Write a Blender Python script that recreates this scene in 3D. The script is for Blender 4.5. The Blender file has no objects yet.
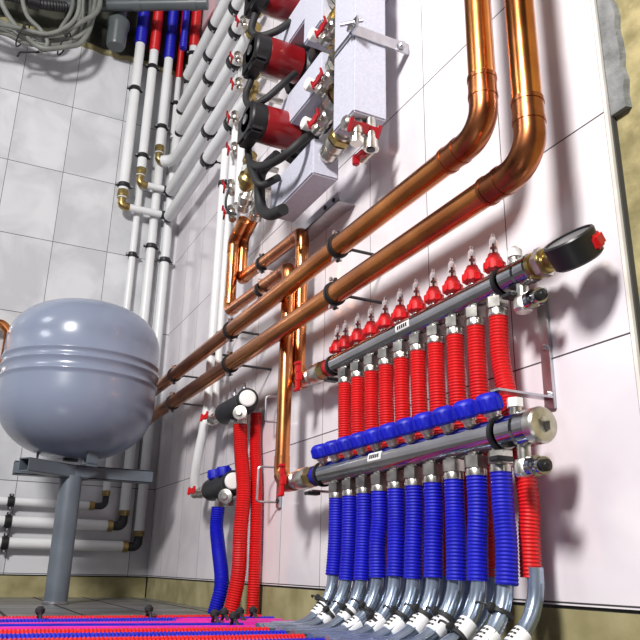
import bpy, bmesh, math, random
from mathutils import Vector, Matrix, Quaternion
random.seed(7)
S = bpy.context.scene
COL = S.collection
PI = math.pi

# ------------------------------------------------------------------ camera, world, lights, exposure
cam = bpy.data.cameras.new('camera'); camo = bpy.data.objects.new('camera', cam); COL.objects.link(camo)
YAW, PIT, ROLL = 2.6891, 0.3261, 0.0212
f = Vector((math.cos(PIT)*math.cos(YAW), math.cos(PIT)*math.sin(YAW), math.sin(PIT)))
rt = f.cross(Vector((0, 0, 1))).normalized(); up = rt.cross(f)
r2 = rt*math.cos(ROLL)+up*math.sin(ROLL); u2 = up*math.cos(ROLL)-rt*math.sin(ROLL)
camo.matrix_world = Matrix(((r2.x, u2.x, -f.x, 2.754), (r2.y, u2.y, -f.y, -.6784), (r2.z, u2.z, -f.z, .1041), (0, 0, 0, 1)))
cam.sensor_width = 36; cam.lens = 739.1/640*36; cam.clip_start = .01
S.camera = camo

w = bpy.data.worlds.new('world'); S.world = w; w.use_nodes = True
w.node_tree.nodes['Background'].inputs[0].default_value = (.80, .82, 1.0, 1)
w.node_tree.nodes['Background'].inputs[1].default_value = .095

def area(name, loc, target, size, power, color):
    l = bpy.data.lights.new(name, 'AREA'); l.shape = 'DISK'; l.size = size; l.energy = power; l.color = color
    o = bpy.data.objects.new(name, l); COL.objects.link(o); o.location = loc
    o.rotation_euler = (Vector(target)-Vector(loc)).to_track_quat('-Z', 'Y').to_euler()
    return o
area('ceiling_lamp_light', (3.15, -2.0, 1.95), (1.7, 0, .6), .50, 122, (1, .97, .95))
area('soft_fill_light', (1.25, -2.7, 2.35), (.5, 0, 1.1), .7, 13, (.93, .96, 1))  # added fill light, no fixture there; lifts the left side and the reflections
S.view_settings.view_transform = 'Standard'; S.view_settings.look = 'None'
S.view_settings.gamma = 1; S.view_settings.use_curve_mapping = False
S.view_settings.exposure = 0.05

# ------------------------------------------------------------------ materials
def new_mat(name):
    m = bpy.data.materials.new(name); m.use_nodes = True
    nt = m.node_tree; b = nt.nodes['Principled BSDF']
    return m, nt, b
def N(nt, t, **k):
    n = nt.nodes.new(t)
    for a, v in k.items(): setattr(n, a, v)
    return n
def mat(name, col, rough=.5, metal=0., var=.12, scale=18., bump=0., rvar=.0, trans=0., coat=0., col2=None):
    m, nt, b = new_mat(name)
    tc = N(nt, 'ShaderNodeTexCoord'); no = N(nt, 'ShaderNodeTexNoise'); no.inputs['Scale'].default_value = scale
    no.inputs['Detail'].default_value = 5
    nt.links.new(tc.outputs['Object'], no.inputs['Vector'])
    cr = N(nt, 'ShaderNodeValToRGB')
    c2 = col2 if col2 else tuple(min(1, c*(1+var)) for c in col)
    c1 = tuple(c*(1-var) for c in col) if not col2 else col
    cr.color_ramp.elements[0].position = .35; cr.color_ramp.elements[1].position = .68
    cr.color_ramp.elements[0].color = (*c1, 1); cr.color_ramp.elements[1].color = (*c2, 1)
    nt.links.new(no.outputs['Fac'], cr.inputs[0]); nt.links.new(cr.outputs[0], b.inputs['Base Color'])
    b.inputs['Metallic'].default_value = metal; b.inputs['Roughness'].default_value = rough
    if rvar:
        mr = N(nt, 'ShaderNodeMapRange'); mr.inputs[3].default_value = max(.02, rough-rvar); mr.inputs[4].default_value = rough+rvar
        nt.links.new(no.outputs['Fac'], mr.inputs[0]); nt.links.new(mr.outputs[0], b.inputs['Roughness'])
    if bump:
        bp = N(nt, 'ShaderNodeBump'); bp.inputs['Strength'].default_value = bump; bp.inputs['Distance'].default_value = .004
        nt.links.new(no.outputs['Fac'], bp.inputs['Height']); nt.links.new(bp.outputs[0], b.inputs['Normal'])
    if trans: b.inputs['Transmission Weight'].default_value = trans
    if coat: b.inputs['Coat Weight'].default_value = coat
    return m

def tile_mat(name, axis, off, width, zoff, height, base, dark, line, rough, lw=.0011, z2=False):
    """glazed tiles: a grid of thin joints over a softly clouded glaze; axis 0 = X, 1 = Y along the wall"""
    m, nt, b = new_mat(name); L = nt.links.new
    geo = N(nt, 'ShaderNodeTexCoord'); sep = N(nt, 'ShaderNodeSeparateXYZ'); L(geo.outputs['Object'], sep.inputs[0])
    def math_(op, a, bb=None, c=None):
        n = N(nt, 'ShaderNodeMath', operation=op)
        for i, v in enumerate((a, bb, c)):
            if v is None: continue
            if isinstance(v, (int, float)): n.inputs[i].default_value = v
            else: L(v, n.inputs[i])
        return n.outputs[0]
    def dist(o, off, wd):
        u = math_('DIVIDE', math_('SUBTRACT', o, off), wd)
        fr = math_('FRACT', math_('ADD', u, 50.5)); d = math_('ABSOLUTE', math_('SUBTRACT', fr, .5))
        return math_('MULTIPLY', d, wd), math_('FLOOR', math_('ADD', u, 50))
    du, iu = dist(sep.outputs[axis], off, width)
    dv, iv = dist(sep.outputs[1 if z2 else 2], zoff, height)
    d = math_('MINIMUM', math_('MULTIPLY', du, 1.25), dv)
    ln = math_('LESS_THAN', d, lw)
    no = N(nt, 'ShaderNodeTexNoise'); no.inputs['Scale'].default_value = 5.5; no.inputs['Detail'].default_value = 6; no.inputs['Distortion'].default_value = .7
    off_v = N(nt, 'ShaderNodeCombineXYZ'); L(math_('MULTIPLY', iu, 3.7), off_v.inputs[0]); L(math_('MULTIPLY', iv, 5.1), off_v.inputs[2])
    add = N(nt, 'ShaderNodeVectorMath', operation='ADD'); L(geo.outputs['Object'], add.inputs[0]); L(off_v.outputs[0], add.inputs[1])
    L(add.outputs[0], no.inputs['Vector'])
    cr = N(nt, 'ShaderNodeValToRGB'); cr.color_ramp.elements[0].position = .38; cr.color_ramp.elements[1].position = .62
    cr.color_ramp.elements[0].color = (*dark, 1); cr.color_ramp.elements[1].color = (*base, 1)
    L(no.outputs['Fac'], cr.inputs[0])
    mx = N(nt, 'ShaderNodeMix', data_type='RGBA'); L(ln, mx.inputs[0]); L(cr.outputs[0], mx.inputs[6]); mx.inputs[7].default_value = (*line, 1)
    L(mx.outputs[2], b.inputs['Base Color'])
    L(math_('ADD', math_('MULTIPLY', ln, .6), rough), b.inputs['Roughness'])
    bp = N(nt, 'ShaderNodeBump'); bp.inputs['Strength'].default_value = .04; bp.inputs['Distance'].default_value = .01
    L(no.outputs['Fac'], bp.inputs['Height']); L(bp.outputs[0], b.inputs['Normal'])
    return m

M = {}
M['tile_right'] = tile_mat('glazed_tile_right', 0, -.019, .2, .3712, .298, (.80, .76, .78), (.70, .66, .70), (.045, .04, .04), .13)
M['tile_left_shaded'] = tile_mat('glazed_tile_left_shaded', 1, -.068, .2025, .3712, .2975, (.66, .67, .69), (.52, .53, .55), (.10, .10, .11), .16, .0013)  # same tile as on the right; dimmer light painted in as greyer base
M['floor'] = tile_mat('floor_tile', 0, .1, .20, -.05, .16, (.20, .20, .20), (.09, .09, .095), (.02, .02, .02), .3, .0045, True)
M['plaster'] = mat('rough_plaster', (.22, .19, .085), .92, 0, scale=30, bump=1.0, col2=(.42, .36, .18))
M['base'] = mat('bare_plaster_strip', (.24, .21, .095), .9, 0, scale=14, bump=.6, col2=(.38, .34, .18))
M['mortar'] = mat('grey_mortar', (.16, .17, .17), .95, 0, scale=45, bump=1.2, col2=(.27, .28, .28))
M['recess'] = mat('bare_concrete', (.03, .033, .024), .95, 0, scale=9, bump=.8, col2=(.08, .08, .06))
M['ceiling'] = mat('ceiling_paint', (.16, .16, .15), .95, 0, scale=4, bump=.4)
M['tile_edge'] = mat('tile_edge', (.75, .72, .66), .5, 0, scale=20)
M['gap_strip'] = mat('dark_gap', (.05, .05, .045), .9)
M['copper'] = mat('copper', (.44, .145, .045), .24, 1, scale=9, rvar=.08, col2=(.76, .30, .09))
M['copper_dark'] = mat('soldered_copper', (.26, .085, .035), .30, 1, scale=22, rvar=.1, col2=(.50, .18, .07))
M['copper_branch'] = mat('copper_branch', (.50, .18, .07), .27, 1, scale=12, rvar=.08, col2=(.70, .28, .10))
M['chrome'] = mat('polished_steel', (.40, .40, .43), .10, 1, scale=14, rvar=.03, var=.15)
M['nickel'] = mat('nickel_plated_brass', (.64, .62, .57), .30, 1, scale=60, rvar=.08, var=.2)
M['brass'] = mat('brass', (.40, .30, .12), .33, 1, scale=50, rvar=.1, var=.25)
M['steel'] = mat('zinc_steel', (.55, .55, .58), .35, 1, scale=40, rvar=.1)
M['black'] = mat('black_plastic', (.012, .012, .014), .38, 0, scale=20)
M['rubber'] = mat('black_rubber', (.015, .015, .016), .65, 0, scale=20)
M['dark_iron'] = mat('dark_cast_iron', (.035, .036, .04), .5, .3, scale=30, bump=.3)
M['red_hose'] = mat('red_corrugated_plastic', (.58, .004, .005), .42, 0, scale=25, var=.08)
M['blue_hose'] = mat('blue_corrugated_plastic', (.001, .003, .42), .48, 0, scale=25, var=.1)
M['magenta'] = mat('magenta_plastic_pipe', (.62, .015, .30), .33, 0, scale=6, var=.12)
M['blue_cap'] = mat('blue_cap_plastic', (.001, .006, .42), .5, 0, scale=25, var=.1)
M['red_cap'] = mat('red_cap_plastic', (.60, .005, .009), .42, 0, scale=25, var=.1)
M['red_handle'] = mat('red_painted_handle', (.42, .008, .016), .4, 0, scale=30, var=.2)
M['pump_red'] = mat('red_pump_enamel', (.22, .005, .008), .3, .1, scale=20, var=.15, coat=.3)
M['white_pipe'] = mat('white_plastic_pipe', (.74, .75, .75), .32, 0, scale=6, var=.04)
M['white'] = mat('white_plastic', (.82, .82, .80), .35, 0, scale=20, var=.04)
M['dial'] = mat('grey_dial', (.13, .13, .135), .3, 0, scale=20)
M['insulation'] = mat('silver_foil_foam', (.52, .53, .62), .6, 0, scale=200, bump=.2, var=.06)
M['tank'] = mat('grey_blue_enamel', (.23, .27, .365), .24, 0, scale=3, var=.04, coat=.25)
M['stand'] = mat('grey_painted_steel', (.13, .155, .185), .42, .1, scale=15, var=.12)
M['drain'] = mat('grey_drain_pipe', (.09, .105, .11), .35, 0, scale=8, var=.1)
M['cable'] = mat('grey_cable_conduit', (.19, .20, .18), .5, 0, scale=15, var=.2)
M['bend'] = mat('silver_blue_bend', (.34, .41, .52), .24, .7, scale=30, var=.2)
M['label'] = mat('paper_label', (.85, .85, .85), .5, 0, scale=30, var=.03)
M['ink'] = mat('black_ink', (.02, .02, .02), .6)
g, gnt, gb = new_mat('clear_plastic'); gb.inputs['Base Color'].default_value = (.92, .9, .9, 1); gb.inputs['Transmission Weight'].default_value = .85
gb.inputs['Roughness'].default_value = .08; gb.inputs['IOR'].default_value = 1.3; M['clear'] = g

# ------------------------------------------------------------------ mesh helpers
def frame(d):
    d = Vector(d).normalized(); a = Vector((0, 0, 1)) if abs(d.z) < .9 else Vector((1, 0, 0))
    u = d.cross(a).normalized(); v = d.cross(u).normalized(); return u, v
def fillet(pts, rad):
    pts = [Vector(p) for p in pts]; out = [pts[0]]
    for i in range(1, len(pts)-1):
        a, b, c = pts[i-1], pts[i], pts[i+1]
        r = rad[i-1] if isinstance(rad, (list, tuple)) else rad
        d1 = (a-b).normalized(); d2 = (c-b).normalized(); ang = d1.angle(d2)
        if ang > 3.1 or r < 1e-5: out.append(b); continue
        t = min(r/math.tan(ang/2), (a-b).length*.49, (c-b).length*.49); rr = t*math.tan(ang/2)
        bis = (d1+d2).normalized(); cen = b+bis*(rr/math.sin(ang/2))
        p1 = b+d1*t; p2 = b+d2*t; v1 = p1-cen; v2 = p2-cen; tot = v1.angle(v2); n = max(3, int(tot/.2)+1)
        ax = v1.cross(v2).normalized()
        for k in range(n+1): out.append(cen+Quaternion(ax, tot*k/n) @ v1)
    out.append(pts[-1]); return out
def smooth_path(pts, n=10):
    """Catmull-Rom through the points"""
    P = [Vector(p) for p in pts]; P = [P[0]*2-P[1]]+P+[P[-1]*2-P[-2]]; out = []
    for i in range(1, len(P)-2):
        for k in range(n):
            t = k/n; a, b, c, d = P[i-1:i+3]
            out.append(.5*((2*b)+(c-a)*t+(2*a-5*b+4*c-d)*t*t+(3*b-3*c+d-a)*t**3))
    out.append(P[-2]); return out
def resample(pts, step):
    out = [pts[0].copy()]; acc = 0.; last = pts[0]
    for p in pts[1:]:
        seg = (p-last).length; d = (p-last)/seg if seg > 1e-9 else Vector((0, 0, 0)); pos = 0.
        while acc+seg-pos >= step:
            pos += step-acc; acc = 0.; out.append(last+d*pos)
        acc += seg-pos; last = p
    return out
def sweep(bm, pts, rad, seg=14, cap=True):
    n = len(pts); T = []
    for i in range(n):
        a = pts[max(0, i-1)]; b = pts[min(n-1, i+1)]; T.append((b-a).normalized())
    u, v = frame(T[0]); rings = []
    for i in range(n):
        if i:
            q = T[i-1].rotation_difference(T[i]); u = q @ u; u = (u-T[i]*u.dot(T[i])).normalized()
        v = T[i].cross(u); r = rad[i] if isinstance(rad, (list, tuple)) else rad
        rings.append([bm.verts.new(pts[i]+(u*math.cos(2*PI*k/seg)+v*math.sin(2*PI*k/seg))*r) for k in range(seg)])
    for a, b in zip(rings, rings[1:]):
        for k in range(seg): bm.faces.new((a[k], a[(k+1) % seg], b[(k+1) % seg], b[k]))
    if cap: bm.faces.new(rings[0][::-1]); bm.faces.new(rings[-1])
    return bm
def cyl(bm, a, b, r, seg=18, r_b=None, bev=0):
    a = Vector(a); b = Vector(b); d = (b-a).normalized(); L = (b-a).length; rb = r if r_b is None else r_b
    if bev and L > 2.2*bev: return sweep(bm, [a, a+d*bev, b-d*bev, b], [r-bev, r, rb, rb-bev], seg)
    return sweep(bm, [a, b], [r, rb], seg)
def lathe(bm, a, axis, prof, seg=20):
    """profile of (distance along axis, radius)"""
    a = Vector(a); axis = Vector(axis).normalized(); u, v = frame(axis); rings = []
    for (t, r) in prof:
        rings.append([bm.verts.new(a+axis*t+(u*math.cos(2*PI*k/seg)+v*math.sin(2*PI*k/seg))*max(r, .0002)) for k in range(seg)])
    for p, q in zip(rings, rings[1:]):
        for k in range(seg): bm.faces.new((p[k], p[(k+1) % seg], q[(k+1) % seg], q[k]))
    bm.faces.new(rings[0][::-1]); bm.faces.new(rings[-1]); return bm
def nut(bm, a, b, r): return sweep(bm, [Vector(a), Vector(b)], r, 6)
def box(bm, lo, hi, bev=0.):
    t = bmesh.new(); bmesh.ops.create_cube(t, size=1); lo = Vector(lo); hi = Vector(hi); c = (lo+hi)/2; s = hi-lo
    for v in t.verts: v.co = Vector((v.co.x*s.x, v.co.y*s.y, v.co.z*s.z))+c
    if bev: bmesh.ops.bevel(t, geom=t.edges[:], offset=bev, segments=2, affect='EDGES')
    me = bpy.data.meshes.new('tmp'); t.to_mesh(me); t.free(); bm.from_mesh(me); bpy.data.meshes.remove(me); return bm
def obox(bm, c, ax, ay, az, s, bev=0.):
    """oriented box: centre, three unit axes, full sizes"""
    t = bmesh.new(); bmesh.ops.create_cube(t, size=1)
    for v in t.verts: v.co = Vector((v.co.x*s[0], v.co.y*s[1], v.co.z*s[2]))
    if bev: bmesh.ops.bevel(t, geom=t.edges[:], offset=bev, segments=2, affect='EDGES')
    ax, ay, az, c = map(Vector, (ax, ay, az, c))
    for v in t.verts: v.co = c+ax*v.co.x+ay*v.co.y+az*v.co.z
    me = bpy.data.meshes.new('tmp'); t.to_mesh(me); t.free(); bm.from_mesh(me); bpy.data.meshes.remove(me); return bm
def ring(bm, c, axis, r, t, w, seg=24):
    """a flat band around a pipe: inner radius r, thickness t, width w"""
    axis = Vector(axis).normalized(); c = Vector(c); u, v = frame(axis); R = []
    for (dt, rr) in ((-w/2, r), (-w/2, r+t), (w/2, r+t), (w/2, r)):
        R.append([bm.verts.new(c+axis*dt+(u*math.cos(2*PI*k/seg)+v*math.sin(2*PI*k/seg))*rr) for k in range(seg)])
    for i in range(4):
        a, b = R[i], R[(i+1) % 4]
        for k in range(seg): bm.faces.new((a[k], a[(k+1) % seg], b[(k+1) % seg], b[k]))
    return bm
def BM(): return bmesh.new()
def link(name, bm, m, parent=None, smooth=True, flat_angle=35):
    bmesh.ops.recalc_face_normals(bm, faces=bm.faces[:])
    me = bpy.data.meshes.new(name); bm.to_mesh(me); bm.free(); me.materials.append(M[m] if isinstance(m, str) else m)
    if smooth:
        for p in me.polygons: p.use_smooth = True
        try: me.set_sharp_from_angle(angle=math.radians(flat_angle))
        except Exception: pass
    o = bpy.data.objects.new(name, me); COL.objects.link(o)
    if parent is not None: o.parent = parent; o.matrix_parent_inverse = Matrix.Translation(parent.location).inverted()
    return o
def tag(o, label, cat, group=None):
    o['label'] = label; o['category'] = cat
    if group: o['group'] = group
    return o
def thing(name, label, cat, loc, group=None):
    o = bpy.data.objects.new(name, None); o.empty_display_size = .02; COL.objects.link(o); o.location = loc
    return tag(o, label, cat, group)
def struct(name, bm, m):
    o = link(name, bm, m, smooth=False); o['kind'] = 'structure'; return o
def corrugated(bm, pts, r, pitch=.0048, depth=.0016, seg=14):
    P = resample(pts, pitch/4); rad = [r-(0, depth*.7, depth, depth*.7)[i % 4] if i % 4 else r for i in range(len(P))]
    rad = [r-depth*(.5-.5*math.cos(2*PI*i/4)) for i in range(len(P))]
    return sweep(bm, P, rad, seg)
ORD = ['first', 'second', 'third', 'fourth', 'fifth', 'sixth', 'seventh', 'eighth', 'ninth', 'tenth', 'eleventh']

# ------------------------------------------------------------------ the room
b = BM(); box(b, (-.3, -4.2, -.1), (4.6, .3, 0)); struct('floor', b, 'floor')
b = BM(); box(b, (0, .012, 0), (4.6, .2, 2.6)); struct('wall_back', b, 'plaster')
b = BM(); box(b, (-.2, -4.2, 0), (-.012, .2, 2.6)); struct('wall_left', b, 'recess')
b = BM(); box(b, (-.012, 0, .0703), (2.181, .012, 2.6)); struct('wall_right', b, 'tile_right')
b = BM(); box(b, (-.012, -4.2, .0703), (0, .0, 2.155)); struct('wall_west', b, 'tile_left_shaded')
b = BM(); box(b, (-.2, -4.2, 2.6), (4.6, .2, 2.75)); struct('ceiling', b, 'ceiling')
b = BM(); box(b, (0, .004, 0), (2.9, .0125, .066)); box(b, (2.181, .006, .05), (2.9, .0125, .066)); struct('baseboard_right', b, 'base')
b = BM(); box(b, (-.0125, -4.2, 0), (-.004, .0, .066)); struct('baseboard_left', b, 'base')
b = BM(); box(b, (2.181, -.0005, .0703), (2.1862, .0122, 2.6)); struct('trim_1', b, 'tile_edge')
b = BM(); box(b, (2.1862, .004, .0703), (2.1885, .0122, 2.6)); struct('trim_2', b, 'gap_strip')
b = BM(); box(b, (-.0118, .004, .066), (2.9, .0122, .0705)); struct('trim_3', b, 'gap_strip')  # dark strip under the tile edge, the gap's shade put into its colour
# mortar patch, ragged edge, on the bare plaster
b = BM(); front = []; back = []
zs = [.660+.02*i for i in range(46)]
edge = [2.189+.024+random.uniform(-.003, .003) - (.010 if z > .83 else 0) for z in zs]
poly = [(2.188, zs[0])]+[(e, z) for e, z in zip(edge, zs)]+[(2.188, zs[-1])]
fr = [b.verts.new((x, .003, z)) for x, z in poly]; bk = [b.verts.new((x+.002 if x > 2.19 else x, .0125, z)) for x, z in poly]
b.faces.new(fr); b.faces.new(bk[::-1])
for i in range(len(poly)): j = (i+1) % len(poly); b.faces.new((fr[i], fr[j], bk[j], bk[i]))
struct('trim_4', b, 'mortar')
b = BM(); lathe(b, (2.30, .0058, .040), (0, -1, 0), [(0, .006), (.004, .006), (.0045, .003), (.009, .0025)], 12)
tag(link('wall_screw', b, 'steel'), 'small steel screw in the bare strip at lower right', 'screw')

# ------------------------------------------------------------------ clips
def pipe_clip(c, axis, r, wall, label, group, mname='black', w=.012, rod_r=.0032, name='pipe_clip', rod_dz=0.):
    """rubber lined ring round a pipe, two ears with screws and a threaded rod into the wall"""
    axis = Vector(axis).normalized(); c = Vector(c); wall = Vector(wall)
    t = thing(name, label, 'pipe clip', c+wall, group)
    bb = BM(); ring(bb, c, axis, r, .0042, w*.6); link('ring', bb, 'black', t)
    bb = BM(); ring(bb, c, axis, r-.0002, .0022, w*1.25); link('rubber_lining', bb, 'rubber', t)
    side = axis.cross(wall).normalized()
    for s in (-1, 1):
        bb = BM(); e = c+side*s*(r+.007); obox(bb, e, axis, side, wall.normalized(), (w*.8, .010, .006), .001); link('ear', bb, 'black', t)
        bb = BM(); e = c+side*s*(r+.008); d = wall.normalized(); cyl(bb, e-d*.010, e+d*.007, .0022, 8); nut(bb, e-d*.011, e-d*.007, .0042); link('screw', bb, 'steel', t)
    bb = BM(); d = wall.normalized(); cyl(bb, c+d*(r+.001), c+wall, rod_r, 10); nut(bb, c+d*(r+.001), c+d*(r+.008), rod_r*2)
    link('rod', bb, 'dark_iron', t)
    return t

# ------------------------------------------------------------------ copper mains
YM, RM = -.108, .0186
def copper_main(zc, xe, label, name):
    t = thing(name, label, 'copper pipe', (xe, YM, zc))
    bb = BM(); cyl(bb, (.22, YM, zc), (xe-.075, YM, zc), RM, 28); cyl(bb, (xe, YM, zc+.07), (xe, YM, 2.599), RM, 28); link('pipe', bb, 'copper', t)
    pth = fillet([(xe-.085, YM, zc), (xe, YM, zc), (xe, YM, zc+.085)], .052)
    bb = BM(); sweep(bb, pth, RM*1.06, 28)
    link('elbow', bb, 'copper_dark', t)
    for c, ax in (((xe-.083, YM, zc), (1, 0, 0)), ((xe-.055, YM, zc), (1, 0, 0)), ((xe, YM, zc+.055), (0, 0, 1)), ((xe, YM, zc+.083), (0, 0, 1))):
        bb = BM(); ring(bb, c, ax, RM*.98, RM*.13, .006, 28); link('solder_joint', bb, 'copper_dark', t)
    bb = BM(); cyl(bb, (.12, YM, zc), (.235, YM, zc), RM*1.18, 24, bev=.002); link('insulation_sleeve', bb, 'rubber', t)
    return t
copper_main(.667, 2.076, 'upper of the two thick copper pipes crossing the right wall, its riser the left one', 'copper_pipe')
copper_main(.578, 2.159, 'lower of the two thick copper pipes crossing the right wall, its riser the right one', 'copper_pipe')
for x, zc, lab in ((1.650, .667, 'black clip on the upper thick copper pipe, right of the copper branch loops'), (1.640, .578, 'black clip on the lower thick copper pipe, above the red flow meters'),
                   (1.076, .667, 'black clip on the upper thick copper pipe by the thin white pipes'), (1.085, .578, 'black clip on the lower thick copper pipe above the small upper manifold'),
                   (.56, .667, 'black clip on the upper thick copper pipe next to the tank'), (.57, .578, 'black clip on the lower thick copper pipe next to the tank')):
    pipe_clip((x, YM, zc), (1, 0, 0), RM, (0, -YM, 0), lab, 'clips on the thick copper pipes', w=.010, rod_r=.003, name='pipe_clamp')

# copper branches down to the big manifolds
def branch(label, pts, r, joints):
    t = thing('copper_branch', label, 'copper pipe', pts[-1])
    bb = BM(); sweep(bb, fillet(pts, r*1.9), r, 22); link('pipe', bb, 'copper_branch', t)
    for i in range(1, len(pts)-1):
        a, p, c = Vector(pts[i-1]), Vector(pts[i]), Vector(pts[i+1]); d1 = (a-p).normalized(); d2 = (c-p).normalized()
        bb = BM(); sweep(bb, fillet([p+d1*r*2.6, p, p+d2*r*2.6], r*1.9), r*1.08, 22); link('elbow', bb, 'copper_dark' if i % 2 else 'copper_branch', t)
    return t
branch('copper branch looping outermost, dropping lowest to the blue capped manifold', [(1.03, -.076, 1.00), (.948, -.074, .972), (.948, -.074, .762), (1.348, -.074, .744), (1.352, -.076, .284), (1.385, -.08, .264), (1.41, -.08, .264)], .0150, 0)
branch('copper branch looping inside, dropping to the red capped manifold', [(1.06, -.043, 1.03), (.94, -.043, .99), (.94, -.043, .862), (1.345, -.043, .838), (1.345, -.043, .482), (1.41, -.05, .478)], .0150, 0)
pipe_clip((1.10, -.043, .852), (1, 0, 0), .0150, (0, .043, 0), 'black clip on the inner copper branch loop', 'clips on the copper branches', w=.014)
pipe_clip((1.19, -.076, .743), (1, 0, 0), .0150, (0, .076, 0), 'black clip on the outer copper branch loop', 'clips on the copper branches', w=.014)

# ------------------------------------------------------------------ red butterfly valve on a pipe run
def valve(a, b, r, out, label, handle='red_handle', body='nickel', group='small ball valves with red butterfly handles', hs=1.0):
    a = Vector(a); b = Vector(b); d = (b-a).normalized(); L = (b-a).length; c = (a+b)/2; out = Vector(out).normalized(); s = out.cross(d).normalized()
    t = thing('ball_valve', label, 'valve', c, group)
    bb = BM(); lathe(bb, a, d, [(0, r*.8), (L*.05, r*1.05), (L*.28, r*1.05), (L*.3, r*.75), (L*.36, r*.8), (L*.5, r*1.15), (L*.64, r*.8), (L*.7, r*.75), (L*.72, r*1.05), (L*.95, r*1.05), (L, r*.8)], 16); link('body', bb, body, t, flat_angle=30)
    bb = BM(); cyl(bb, c, c+out*r*1.8, r*.4, 12); link('stem', bb, 'nickel', t)
    bb = BM(); h = c+out*r*1.95
    obox(bb, h, d, s, out, (r*1.1*hs, r*1.1*hs, r*.55), r*.12)
    for sg in (-1, 1):
        obox(bb, h+d*sg*r*1.05*hs+out*r*.12, (d+out*.18*sg).normalized(), s, out, (r*1.25*hs, r*(.95)*hs, r*.34), r*.12)
        obox(bb, h+d*sg*r*1.6*hs+out*r*.3, d, s, out, (r*.4*hs, r*1.5*hs, r*.5), r*.1)
    link('handle', bb, handle, t, flat_angle=25)
    return t

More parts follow.
